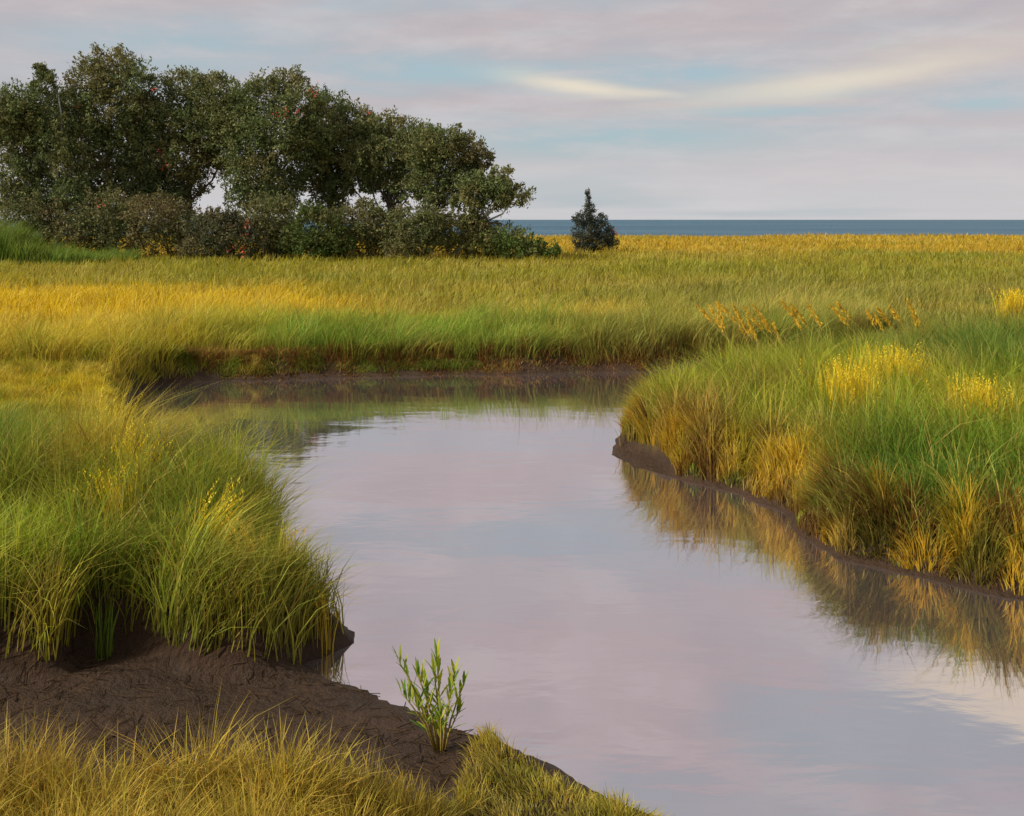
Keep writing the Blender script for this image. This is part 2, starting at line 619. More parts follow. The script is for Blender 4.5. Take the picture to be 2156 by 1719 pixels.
def scatter(n, xr, yr, cond):
    """n plan points in a box where cond(x, y, shore) holds, more of them where the noise says so"""
    xs, ys, ss = [], [], []
    got = 0
    while got < n:
        x = rng.uniform(*xr, n)
        y = rng.uniform(*yr, n)
        s = shore(x, y)
        k = cond(x, y, s)
        xs.append(x[k]); ys.append(y[k]); ss.append(s[k])
        got += int(k.sum())
        if got == 0:
            raise RuntimeError('empty scatter')
    cat = lambda a: np.concatenate(a)[:n]
    return cat(xs), cat(ys), cat(ss)


def clumpy(x, y, sc, lo=.35, hi=.55):
    return rng.random(len(x)) < .25 + .75 * sstep(lo, hi, vnoise(x, y, sc, 2))


def tussock(x, y, c):
    ix, iy = np.floor(x / c).astype(int), np.floor(y / c).astype(int)
    best = np.full(len(x), 9.0)
    vx, vy, h1, h2, h3 = (np.zeros(len(x)) for _ in range(5))
    for a in (-1, 0, 1):
        for b in (-1, 0, 1):
            i, j = (ix + a) & 255, (iy + b) & 255
            px = (ix + a + _perm[i, j]) * c
            py = (iy + b + _perm[j, (i + 71) & 255]) * c
            d = ((x - px) ** 2 + (y - py) ** 2) / (c * c)
            k = d < best
            best = np.where(k, d, best)
            vx = np.where(k, (x - px) / c, vx); vy = np.where(k, (y - py) / c, vy)
            h1 = np.where(k, _perm[(i + 13) & 255, j], h1)
            h2 = np.where(k, _perm[i, (j + 29) & 255], h2)
            h3 = np.where(k, _perm[(i + 101) & 255, (j + 57) & 255], h3)
    return vx, vy, h1, h2, h3


def field(name, label, n, xr, yr, cond, hfun, wid, lean0=(.0, .0), spread=.35, segs=3, base=None, cjit=.22, colfun=None, gain=1.0, cell=.26, green=.6):
    x, y, s = scatter(n, xr, yr, cond)
    z = height(x, y, s) - .02
    tvx, tvy, t1, t2, t3 = tussock(x, y, cell)
    core = 1 - .45 * np.clip(np.hypot(tvx, tvy), 0, 1)
    h = hfun(x, y, s) * (.72 + .62 * t1) * core * rng.uniform(.65, 1.2, n) * 1.12
    W = wid * rng.uniform(.6, 1.4, n) * (np.maximum(y, 5) / 10 if yr[1] > 40 else 1)
    wind = vnoise(x + 9, y + 4, .9, 2) - .5
    lx = lean0[0] + wind * .9 + rng.normal(0, spread, n)
    ly = lean0[1] + (vnoise(x - 9, y - 4, .9, 2) - .5) * .7 + rng.normal(0, spread, n)
    lx = lx + tvx * .75 + (t2 - .5) * .35
    ly = ly + tvy * .75 + (t3 - .5) * .25
    tip = (regcol if colfun is None else colfun)(x, y) * gain
    tip = tip * (.78 + .44 * t2)[:, None]
    kk = (.40 * sstep(.78, .95, t3))[:, None]
    tip = tip * (1 - kk) + STRW * kk
    kk = (green * sstep(.34, .05, t3))[:, None]
    tip = tip * (1 - kk) + GREN * kk
    j = rng.normal(1, cjit, (n, 1)) + rng.normal(0, .07, (n, 3))
    dead = (rng.random(n) < .08)[:, None]
    tip = np.where(dead, STRW * .9, tip)
    tip = np.clip(tip * j, .005, .85)
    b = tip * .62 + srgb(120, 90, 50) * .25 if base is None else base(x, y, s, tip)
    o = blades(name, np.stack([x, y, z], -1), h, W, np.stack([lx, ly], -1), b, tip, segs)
    return tag(o, label, 'grass', None, 'stuff')


notmud = lambda x, y: mudmask(x, y) < .7

# meadow, far to near
n = 150000
dd = np.exp(rng.uniform(math.log(22.5), math.log(160), n))
xx = rng.uniform(-.70, .70, n) * dd
ss = shore(xx, dd)
keep = ss > .3
xx, dd, ss = xx[keep], dd[keep], ss[keep]
zz = height(xx, dd, ss) - .03
keep = zz > .1
xx, dd, ss, zz = xx[keep], dd[keep], ss[keep], zz[keep]
n = len(xx)
hh = (.30 + .28 * vnoise(xx, dd, 4, 3)) * rng.uniform(.6, 1.15, n)
mvx, mvy, m1, m2, m3 = tussock(xx, dd, 1.1)
hh = hh * (.55 + .9 * m1) * (.7 + .7 * vnoise(xx / 2.5, dd, 3, 3))
tip = regcol(xx, dd) * rng.normal(.88, .14, (n, 1)) * (.82 + .36 * m2)[:, None]
tip = np.clip(tip + rng.normal(0, .012, (n, 3)), .005, .85)
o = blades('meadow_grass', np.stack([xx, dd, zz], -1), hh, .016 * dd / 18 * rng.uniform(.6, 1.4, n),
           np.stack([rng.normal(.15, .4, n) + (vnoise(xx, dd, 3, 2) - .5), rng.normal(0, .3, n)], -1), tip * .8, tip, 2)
tag(o, 'wide golden and olive salt meadow running to the sea', 'grass', None, 'stuff')

# far bank: tall green fringe over a red brown foot
FB = lambda x, y, s: (s > .22) & (s < 4.5) & (y > 16.5) & (x < 5.5 + (y - 20) * 1.0) & notmud(x, y) & (y > 19.2 + .0 * x) | ((s > .2) & (s < 3) & (y > 17) & (x < -6.3))
fbh = lambda x, y, s: .36 + .70 * vnoise(x, y, .9, 2) - .16 * sstep(1.5, 3.5, s)
def fbase(x, y, s, tip):
    return tip * .75 + REDB * .3
field('cordgrass', 'tall green grass fringing the far bank of the creek', 60000, (-11, 9), (16.5, 26), FB, fbh, .012, (.22, -.05), .32, 3, fbase, .2, None, 1.3, .42)
FR = lambda x, y, s: (s > .0) & (s < .6) & (y > 18.6) & (x < 6) & clumpy(x, y, .5, .4, .5)
redc = lambda x, y: REDB + (BRWN - REDB) * (vnoise(x, y, .5, 2)[:, None])
field('glasswort', 'short red brown glasswort along the foot of the far bank', 24000, (-9, 6), (18.4, 22), FR,
      lambda x, y, s: .07 + .17 * sstep(0, .45, s), .014, (.1, -.2), .5, 2, lambda x, y, s, t: t * .8, .25, redc)

# right bank
RB = lambda x, y, s: (s > .10) & notmud(x, y) & (y < 21.5) & (x > .9) & clumpy(x, y, .25)
rbh = lambda x, y, s: .30 + .30 * sstep(.1, .8, s) + .22 * vnoise(x, y, 1.0, 2)
def rbase(x, y, s, tip):
    k = (.8 * sstep(.55, .1, s))[:, None]
    return (tip * .6 + srgb(130, 95, 45) * .25) * (1 - k) + k * (BRWN * .8)
field('cordgrass', 'green and gold grass covering the right bank of the creek', 120000, (1.2, 11), (6.4, 21.4), RB, rbh, .0095, (-.12, -.05), .30, 3, rbase)
RF = lambda x, y, s: (s > .03) & (s < .45) & notmud(x, y) & (y < 15) & (x > 1.5)
def rfc(x, y):
    k = sstep(.35, .65, vnoise(x, y, .28, 2))[:, None]
    return BRWN * .6 * (1 - k) + srgb(210, 172, 46) * k
field('cordgrass', 'upright orange brown stems at the water edge of the right bank', 20000, (1.2, 7), (6.4, 14.5), RF,
      lambda x, y, s: .18 + .26 * sstep(.03, .4, s), .010, (-.1, -.12), .18, 3, lambda x, y, s, t: t * .6, .25, rfc)

# left bank
LB = lambda x, y, s: (s > .06) & notmud(x, y) & (y > 6.2) & (y < 19.5) & (x < -.6) & (x > -1.05 * y) & clumpy(x, y, .25)
lbh = lambda x, y, s: (1 - .62 * sstep(8.9, 11.2, y)) * (.22 + .22 * sstep(.1, .9, s) + .25 * vnoise(x, y, 1.1, 2) + .30 * sstep(7.4, 8.4, y) * sstep(11, 9.2, y) + .06)
def lbase(x, y, s, tip):
    return tip * .55 + srgb(110, 84, 44) * .28
field('cordgrass', 'olive and lime grass covering the left bank of the creek', 130000, (-9, -.6), (6.2, 19.5), LB, lbh, .0090, (.14, -.16), .32, 3, lbase, .22, None, 1.08)

# foreground
FG = lambda x, y, s: (s > .04) & notmud(x, y) & (y < 5.6) & (x < 1.2) & (x > -3.4) & (s > .04 + .25 * sstep(-.6, .2, x) * (vnoise(x, y, .3, 2)))
fgh = lambda x, y, s: .78 * (.36 + .16 * vnoise(x, y, .7, 2)) * (1 - .68 * sstep(-1.1, -.1, x))
field('meadow_grass', 'straw coloured grass along the near edge of the mud flat', 52000, (-3.4, 1.5), (2.7, 5.6), FG, fgh, .0065, (.06, .10), .30, 4,
      lambda x, y, s, t: t * .7 + srgb(130, 96, 50) * .15, .18,
      lambda x, y: srgb(202, 171, 66) + (srgb(172, 160, 60) - srgb(202, 171, 66)) * (sstep(-.6, .4, x) + .5 * vnoise(x, y, .5, 2))[:, None].clip(0, 1), .88, .22, .15)


# ------------------------------------------------------------------ trees and shrubs
def tube(name, pts, rad, mat, parent=None, n=7):
    pts = np.array(pts, float)
    m = len(pts)
    vs = []
    for i in range(m):
        a = pts[min(i + 1, m - 1)] - pts[max(i - 1, 0)]
        a /= np.linalg.norm(a) + 1e-9
        u = np.cross(a, (0, 1, 0.13)); u /= np.linalg.norm(u) + 1e-9
        v = np.cross(a, u)
        for k in range(n):
            th = 2 * math.pi * k / n
            r = rad[i] * (1 + .12 * math.sin(3 * th + i))
            vs.append(pts[i] + r * (math.cos(th) * u + math.sin(th) * v))
    qs = [(i * n + k, i * n + (k + 1) % n, (i + 1) * n + (k + 1) % n, (i + 1) * n + k) for i in range(m - 1) for k in range(n)]
    ts = []
    for base, rev in ((0, True), ((m - 1) * n, False)):
        for k in range(1, n - 1):
            f = (base, base + k, base + k + 1)
            ts.append(f[::-1] if rev else f)
    return new_mesh(name, vs, qs, ts, mat, parent, None, True)


CORAL = srgb(226, 96, 84)


def leaf_cloud(blobs, per, size, cols, coral=(), droop=0.0):
    """leaf faces spread in many small clumps over ellipsoids; blobs = (centre, (rx, ry, rz))"""
    Ps, Cs, As = [], [], []
    for (c, r, cw) in blobs:
        vol = (r[0] * r[2]) ** .5
        nl = 26
        ns = int(per * vol * vol / nl) + 10
        c, r = np.array(c), np.array(r)
        u = rng.normal(0, 1, (ns, 3)); u /= np.linalg.norm(u, axis=1)[:, None]
        st = c + u * r * (rng.uniform(.12, 1.0, (ns, 1)) ** .5) * .86
        dv = u + rng.normal(0, .55, (ns, 3)) + np.array([0, 0, .35 - droop]); dv /= np.linalg.norm(dv, axis=1)[:, None]
        ln = (min(vol, 1.6) * rng.uniform(.18, .62, ns))
        t = rng.random((ns, nl)) ** .8
        p = st[:, None, :] + dv[:, None, :] * (t * ln[:, None])[:, :, None]
        p = p + rng.normal(0, 1, (ns, nl, 3)) * (.05 + .16 * (1 - t) * np.minimum(vol, 1.4))[:, :, None]
        lump = vnoise(st[:, 0] + st[:, 1] * .7, st[:, 2], .9, 2)
        k = np.clip(cw + (lump - .5) * 1.1 + rng.normal(0, .18, ns), 0, 1)[:, None]
        col = (cols[0] * (1 - k) + cols[1] * k) * rng.uniform(.82, 1.18, (ns, 1))
        Ps.append(p.reshape(-1, 3))
        Cs.append(np.repeat(col, nl, 0) * rng.normal(1, .16, (ns * nl, 1)))
        As.append(np.repeat(dv, nl, 0))
    for (c, r, k) in coral:
        p = np.array(c) + rng.normal(0, r, (k, 3))
        Ps.append(p)
        Cs.append(1.15 * np.tile(CORAL, (k, 1)) * rng.uniform(.7, 1.05, (k, 1)))
        As.append(np.zeros((k, 3)))
    P = np.concatenate(Ps); C = np.clip(np.concatenate(Cs), .004, .8)
    n = len(P)
    a = np.concatenate(As) * 1.1 + rng.normal(0, .8, (n, 3)); a /= np.linalg.norm(a, axis=1)[:, None]
    b = np.cross(a, rng.normal(0, 1, (n, 3))); b /= np.linalg.norm(b, axis=1)[:, None]
    nn = np.cross(a, b)
    L = (size * rng.uniform(.6, 1.5, n))[:, None]
    vs = np.stack([P - a * L, P + b * L * .42 + nn * L * .12, P + a * L, P - b * L * .42 + nn * L * .12], 1).reshape(-1, 3)
    base = (np.arange(n) * 4)[:, None]
    return vs, base + np.array([[0, 1, 2, 3]]), np.repeat(C, 4, 0)


LEAFA = srgb(102, 116, 72)
LEAFB = srgb(126, 118, 76)


def gz(x, y):
    return float(height(np.array([x]), np.array([y]))[0])


def blob_at(x, y, rx, ry, d, k=.3, dj=.8):
    m = d / 2096.0
    return (D(x, y, d + random.uniform(-dj, dj)), (rx * m * 1.15, (rx + ry) * .5 * m, ry * m * 1.12), k)


def make_tree(label, bx, d, lean, blobs, group, pale=False, coral=(), cols=(LEAFA, LEAFB), per=1500, size=.095, top=.5):
    x0 = (bx - 1078) / 2096 * d
    z0 = gz(x0, d)
    root = empty('oak_tree', (x0, d, z0))
    org = np.array([x0, d, z0])
    bl = [blob_at(*b[:4], d, b[4] if len(b) > 4 else .3) for b in blobs]
    cen = np.mean([b[0] for b in bl], axis=0)
    ztop = max(b[0][2] for b in bl)
    tp = np.array([x0 + lean, d, z0 + (ztop - z0) * .86])
    n = 7
    pts = [org * (1 - i / n) + tp * (i / n) + np.array([.14 * math.sin(i * 1.7 + bx), .1 * math.cos(i * 2.1), 0]) * (i > 0) - (np.array([0, 0, .25]) if i == 0 else 0) for i in range(n + 1)]
    r0 = .24 if not pale else .21
    bark = M_BARKP if pale else M_BARK
    tube('trunk', np.array(pts) - org, [r0 * (1.25 if i == 0 else 1) * (1 - .82 * i / n) for i in range(n + 1)], bark, root)
    for (c, r, k) in bl:
        zt = max(min((c[2] - z0) * .55, ztop - z0 - .5), 1.5)
        f = zt / (tp[2] - z0)
        st = org * (1 - f) + tp * f
        mid = st * .45 + c * .55 + np.array([random.uniform(-.3, .3), random.uniform(-.3, .3), -.25])
        rr = r0 * .42
        tube('limb', np.array([st, st * .75 + mid * .25, mid, c]) - org, [rr, rr * .85, rr * .6, rr * .22], bark, root, 6)
    cr = [(D(x, y, d - 1.6), s, k) for x, y, s, k in coral]
    vs, qs, cs = leaf_cloud(bl, per, size, cols, cr)
    new_mesh('crown', vs - org, qs, None, M_LEAF, root, cs)
    tag(root, label, 'tree', group)
    return root


G1 = 'grove of dark trees on the left'
make_tree('dark tree with a small pointed top at the left end of the grove', 118, 63, .3,
          [(60, 225, 62, 45), (95, 175, 24, 26), (40, 300, 60, 55), (110, 300, 55, 55), (40, 370, 50, 40), (85, 150, 12, 14), (150, 350, 40, 50), (30, 420, 40, 30), (60, 260, 60, 50), (95, 390, 46, 36), (150, 420, 36, 30), (15, 250, 50, 60), (70, 425, 40, 24)], G1, pale=True)
make_tree('tallest dark tree with a rusty brown rounded top in the grove', 225, 65, .2,
          [(235, 140, 55, 34, .95), (190, 175, 45, 40, .75), (285, 175, 45, 34, .3), (225, 235, 85, 55, .4), (165, 300, 60, 50),
           (270, 310, 70, 55), (210, 380, 60, 40), (150, 240, 40, 45, .6), (260, 420, 60, 36), (310, 245, 50, 50), (300, 380, 50, 40), (180, 425, 45, 30)], G1, coral=((165, 218, .12, 7), (325, 190, .1, 5)))
make_tree('broad flat topped dark tree right of the tallest tree', 395, 66, .4,
          [(390, 185, 62, 30), (455, 200, 55, 34), (360, 250, 75, 50), (440, 275, 70, 50), (390, 335, 65, 45, .6), (340, 390, 55, 40),
           (400, 385, 36, 30), (480, 250, 50, 45), (470, 330, 45, 45, .6), (310, 330, 50, 50), (360, 430, 50, 30)], G1, coral=((335, 322, .12, 8), (355, 345, .16, 12)))
make_tree('dark tree with a knobbly crest and coral leaves in mid grove', 560, 64, .5,
          [(605, 178, 38, 28, .6), (555, 205, 55, 38), (640, 215, 45, 32), (590, 275, 80, 52), (515, 310, 60, 50), (640, 320, 55, 45),
           (540, 375, 60, 38), (600, 385, 46, 30), (490, 250, 50, 45), (670, 270, 50, 45), (510, 415, 36, 34), (570, 425, 46, 30)], G1, coral=((585, 240, .16, 9), (605, 235, .2, 10), (628, 240, .16, 8), (660, 190, .3, 14)))
make_tree('dark tree on the falling slope of the grove top', 705, 67, -.4,
          [(690, 225, 38, 28), (740, 255, 48, 28), (715, 305, 70, 45), (690, 355, 50, 32), (755, 340, 45, 32), (660, 300, 45, 45), (780, 300, 45, 32), (700, 400, 46, 26), (670, 380, 40, 26), (690, 435, 40, 22), (590, 420, 36, 24)], G1, coral=((775, 238, .12, 6),))
make_tree('low spreading olive tree above the pale sky gaps', 815, 65, .5,
          [(800, 265, 46, 24, .5), (850, 285, 46, 30, .5), (820, 335, 70, 38), (880, 345, 50, 34), (770, 340, 50, 36), (840, 385, 50, 22), (800, 375, 40, 16), (870, 402, 40, 20), (780, 395, 24, 12), (735, 385, 40, 22), (830, 420, 24, 22), (765, 300, 40, 36), (870, 310, 40, 36)], G1, coral=((700, 552, .2, 9),))
make_tree('olive brown crowned tree second from the seaward end of the grove', 855, 63, 2.6,
          [(930, 298, 55, 26, .6), (980, 318, 42, 30, .8), (930, 350, 66, 34, .5), (1012, 338, 24, 24, .9), (985, 360, 36, 24), (900, 330, 40, 34), (905, 390, 46, 24), (960, 392, 40, 22), (910, 425, 26, 20), (945, 412, 36, 18), (895, 300, 40, 30), (1000, 390, 30, 20)], G1, pale=True)
make_tree('small tree leaning right at the seaward end of the grove', 942, 61, 3.6,
          [(1050, 378, 28, 22, .5), (1085, 415, 34, 20, .5), (1040, 425, 40, 18, .4), (1000, 400, 34, 22, .4), (1000, 432, 24, 12), (1060, 400, 40, 20), (975, 425, 30, 16), (1020, 405, 36, 18), (990, 380, 30, 20)], G1, pale=True, per=1300)


def make_shrub(label, blobs, d, cols, group, coral=(), per=1500, size=.085, name='shrub'):
    bl = [blob_at(*b[:4], d, b[4] if len(b) > 4 else .3, .5) for b in blobs]
    cx = float(np.mean([b[0][0] for b in bl]))
    z0 = gz(cx, d)
    root = empty(name, (cx, d, z0))
    org = np.array([cx, d, z0])
    for i, (c, r, k) in enumerate(bl):
        s = org + np.array([random.uniform(-.3, .3), random.uniform(-.2, .2), -.15])
        tube('stem', np.array([s, s * .5 + c * .5 + np.array([.1, 0, .1]), c]) - org, [.06, .045, .015], M_BARK, root, 5)
    vs, qs, cs = leaf_cloud(bl, per, size, cols, [(D(x, y, d - 1.0), s, k) for x, y, s, k in coral])
    new_mesh('foliage', vs - org, qs, None, M_LEAF, root, cs)
    tag(root, label, 'shrub', group)
    return root


G2 = 'shrubs under the grove'
SG = srgb(106, 114, 72)
SB = srgb(122, 110, 76)
DK = srgb(86, 92, 68)
n = 19000
gxp = rng.uniform(-38, -21.5, n)
gyp = rng.uniform(53, 58, n)
gh = (2.3 * sstep(-22.5, -33, gxp) + .7) * rng.uniform(.35, 1.15, n) * (.45 + 1.1 * vnoise(gxp, gyp, 1.0, 2))
gk = rng.random((n, 1)) * .6 + .4 * vnoise(gxp, gyp, 1.5, 2)[:, None]
gcol = np.clip((srgb(92, 134, 52) * (1 - gk) + srgb(140, 142, 52) * gk) * rng.normal(1, .15, (n, 1)), .01, .8)
o = blades('reed_bed', np.stack([gxp, gyp, height(gxp, gyp) - .05], -1), gh, .05 * rng.uniform(.6, 1.4, n),
           np.stack([rng.normal(.12, .25, n), rng.normal(0, .25, n)], -1), gcol * .9, gcol, 3)
tag(o, 'tall green reed bed sloping down at the left below the grove', 'reeds', None, 'stuff')
make_shrub('dark shrub at the left edge behind the green reed bed', [(40, 455, 60, 30), (110, 460, 50, 34), (150, 490, 46, 34), (70, 490, 50, 30)], 61.5, (SG, SB), G2)
make_shrub('tall dark shrub directly below the tallest tree', [(230, 450, 60, 45), (200, 490, 60, 42), (250, 500, 50, 40)], 61, (SG, SB), G2)
make_shrub('brown tinged shrub left of the first sky gap', [(330, 455, 60, 40, .7), (340, 505, 70, 36, .6), (390, 480, 45, 36, .4)], 60.5, (SG, SB), G2, ((215, 430, .14, 7),))
make_shrub('very dark low shrub with coral leaves below the first sky gap', [(455, 462, 46, 16), (450, 495, 60, 34), (500, 515, 55, 30), (430, 525, 55, 24), (480, 475, 40, 20)], 59.5, (DK, SB), G2,
           ((515, 478, .22, 14), (485, 528, .16, 7), (513, 532, .16, 10)))
make_shrub('dense shrub between the first and second sky gaps', [(570, 455, 50, 45), (560, 500, 60, 40), (610, 510, 50, 36)], 61, (SG, SB), G2)
make_shrub('dark shrub with a green foot below the second sky gap', [(655, 452, 34, 18), (660, 485, 55, 40), (650, 520, 60, 30), (700, 500, 50, 42, .1), (690, 530, 45, 20, 0)], 60, (srgb(80, 100, 50), SB), G2)
make_shrub('shrub below the pair of narrow sky gaps', [(760, 445, 40, 18), (765, 475, 55, 40), (770, 515, 65, 32, .6), (810, 490, 45, 40)], 61, (SG, SB), G2)
make_shrub('dark shrub below the second tree from the seaward end', [(865, 455, 40, 18), (920, 460, 36, 16), (870, 490, 55, 36), (860, 520, 60, 26), (910, 490, 40, 32)], 59.5, (SG, SB), G2)
make_shrub('rounded olive shrub below the small leaning tree', [(990, 466, 36, 14), (970, 495, 55, 34), (1000, 515, 60, 26), (1010, 485, 44, 24, .5)], 60.5, (srgb(96, 104, 56), SB), G2)
make_shrub('low sloping green shrub tapering towards the sea', [(1065, 505, 50, 28), (1080, 522, 60, 20), (1125, 522, 40, 18, .1), (1155, 530, 26, 12, .1)], 60, (srgb(86, 108, 52), SB), G2)


def make_cedar():
    d = 77.0
    base = D(1250, 532, d)
    z0 = gz(base[0], d)
    org = np.array([base[0], d, z0])
    root = empty('cedar_tree', org)
    m = d / 2096
    top = D(1238, 402, d)
    tube('trunk', np.array([org - (0, 0, .2), org * .5 + top * .5, top]) - org, [.11, .07, .015], M_BARK, root, 6)
    bl = []
    for (x, y, rx, ry) in ((1238, 414, 4, 16), (1240, 440, 13, 16), (1228, 462, 22, 16), (1258, 466, 22, 16), (1240, 488, 36, 20),
                           (1275, 492, 22, 18), (1222, 508, 20, 18), (1262, 512, 36, 18), (1238, 525, 28, 10), (1285, 510, 16, 14)):
        bl.append((D(x, y, d + random.uniform(-.4, .4)), (rx * m * 1.0, rx * m * .95, ry * m * .95), .3))
    for i, (c, r, k) in enumerate(bl):
        f = min(max((c[2] - z0) / (top[2] - z0) - .05, .04), .9)
        st = org * (1 - f) + top * f
        tube('branch', np.array([st, st * .5 + c * .5, c]) - org, [.035, .025, .01], M_BARK, root, 5)
    vs, qs, cs = leaf_cloud(bl, 3000, .065, (srgb(66, 78, 72), srgb(84, 84, 66)), [(D(1299, 487, d - .6), .13, 14)])
    new_mesh('crown', vs - org, qs, None, M_LEAF, root, cs)
    tag(root, 'small dark conical cedar standing alone before the sea', 'tree')


make_cedar()


# ------------------------------------------------------------------ single plants
def tuft(label, vx, vy, z, n, h, wid, col, lean, spread, group, rad=.16, name='grass_tuft', head=None):
    """a clump of coloured blades whose top stands at vx, vy in the photograph"""
    # iterate the base place so that the top of the clump is at z above the ground found there
    d = (CAM_Z - .8) * 2096 / (vy - 463)
    for _ in range(6):
        x = (vx - 1078) / 2096 * d
        g = gz(x, d)
        d = (CAM_Z - (max(g, .05) + h * z)) * 2096 / (vy - 463)
    x = (vx - 1078) / 2096 * d - lean[0] * h * .7
    g = max(gz(x, d), 0.0)
    root = empty(name, (x, d, g))
    P = np.stack([rng.normal(0, rad, n), rng.normal(0, rad, n), np.full(n, -.03)], -1)
    H = h * rng.uniform(.7, 1.1, n)
    L = np.stack([rng.normal(lean[0], spread, n), rng.normal(lean[1], spread, n)], -1)
    C = np.clip(col * rng.normal(1, .15, (n, 1)), .01, .85)
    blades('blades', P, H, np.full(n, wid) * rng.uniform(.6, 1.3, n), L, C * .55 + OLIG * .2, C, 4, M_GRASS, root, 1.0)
    tag(root, label, 'grass', group)
    if head:
        k = int(n * .3)
        vs, qs, cs = [], [], []
        pts = []
        for i in range(k):
            hh = H[i]
            for j in range(9):
                t = 1.02 - j * .028
                pts.append((P[i, 0] + L[i, 0] * hh * t * t + random.uniform(-.012, .012), P[i, 1] + L[i, 1] * hh * t * t + random.uniform(-.012, .012),
                            -.03 + hh * t * (1 - .28 * t * t * min(math.hypot(*L[i]), 1.2))))
        pts = np.array(pts)
        m = len(pts)
        a = rng.normal(0, 1, (m, 3)); a[:, 2] = np.abs(a[:, 2]) + .8; a /= np.linalg.norm(a, axis=1)[:, None]
        b = np.cross(a, rng.normal(0, 1, (m, 3))); b /= np.linalg.norm(b, axis=1)[:, None]
        s = head
        q4 = np.stack([pts - a * s, pts + b * s * .4, pts + a * s, pts - b * s * .4], 1).reshape(-1, 3)
        cc = np.repeat(np.clip(col * rng.uniform(.85, 1.35, (m, 1)), 0, .85), 4, 0)
        new_mesh('seed_heads', q4, (np.arange(m) * 4)[:, None] + np.array([[0, 1, 2, 3]]), None, M_GRASS, root, cc)['kind'] = 'stuff'
    return root


GA = YELL * 1.05
GT = 'golden tufts on the banks'
tuft('golden tuft left of the big green patch on the right bank', 1790, 775, .9, 300, .85, .013, GA, (-.05, 0), .10, GT, .17, head=.015)
tuft('golden tuft rising highest behind the green patch on the right bank', 1880, 740, .9, 320, .88, .013, GA, (.06, 0), .12, GT, .19, head=.015)
tuft('golden tuft nearest the right edge above the right bank', 2060, 805, .9, 280, .8, .013, GA, (.0, 0), .10, GT, .15, head=.015)
tuft('golden tuft at the right edge in front of the olive meadow', 2135, 615, .9, 260, .85, .016, GA, (.05, 0), .14, GT, .16, head=.026)
tuft('small gold tuft low on the right bank above the water edge', 1650, 905, .9, 150, .36, .010, GOLD, (-.2, -.1), .3, GT, .12)
tuft('upright golden tuft by the left end of the creek', 240, 855, .9, 100, .85, .012, GA, (.0, 0), .14, GT, .10, head=.014)
tuft('forked golden tuft against the water of the upper left bank', 285, 910, .9, 90, .85, .011, GA, (.16, 0), .14, GT, .08, head=.014)
tuft('golden tuft leaning right in the middle of the left bank', 465, 1030, .9, 80, .74, .010, GA, (.38, 0), .10, GT, .06, head=.013)
tuft('bent golden tuft left of the middle of the left bank', 230, 985, .9, 80, .74, .010, GA, (-.15, 0), .14, GT, .07, head=.013)
tuft('yellow tuft arching near the water on the left bank', 505, 1090, .9, 55, .62, .008, GOLD, (-.2, 0), .16, GT, .06, head=.012)
tuft('airy yellow tuft standing against the pink water', 612, 1155, .95, 60, .50, .007, GOLD, (.0, 0), .14, GT, .09, head=.012)
tuft('single thin yellow spray at the tip of the left bank', 690, 1185, .95, 22, .46, .007, GOLD, (.04, 0), .10, GT, .04, head=.012)
tuft('bright green sword like tuft beside the dark mud hollow', 222, 1245, .95, 22, .42, .016, GREN, (.02, 0), .08, GT, .03)

# reed plumes
def make_reed(x, d, g, h, lean, L, wd):
    root = empty('reed', (x, d, g))
    pts = np.array([[lean * h * t * t, 0, h * t] for t in (0, .35, .7, 1.0)])
    tube('stem', pts - np.array([[0, 0, .03]] * 4), [.006, .005, .004, .003], M_STEM, root, 5)
    dirv = np.array([lean * 1.5, 0, 1.0]); dirv /= np.linalg.norm(dirv)
    m = 90
    t = rng.random(m)
    c = pts[-1] + dirv * ((t - .35) * L)[:, None]
    r = wd * np.sin(np.clip(t, .04, .97) * math.pi) ** .7
    c = c + rng.normal(0, 1, (m, 3)) * r[:, None] * .5
    a = dirv + rng.normal(0, .35, (m, 3)); a /= np.linalg.norm(a, axis=1)[:, None]
    b = np.cross(a, rng.normal(0, 1, (m, 3))); b /= np.linalg.norm(b, axis=1)[:, None]
    s = .042
    vs = np.stack([c - a * s, c + b * s * .3, c + a * s, c - b * s * .3], 1).reshape(-1, 3)
    cc = np.repeat(np.clip(GOLD * random.uniform(.85, 1.1) * rng.uniform(.75, 1.2, (m, 1)), 0, .85), 4, 0)
    new_mesh('plume', vs, (np.arange(m) * 4)[:, None] + np.array([[0, 1, 2, 3]]), None, M_GRASS, root, cc)
    return root


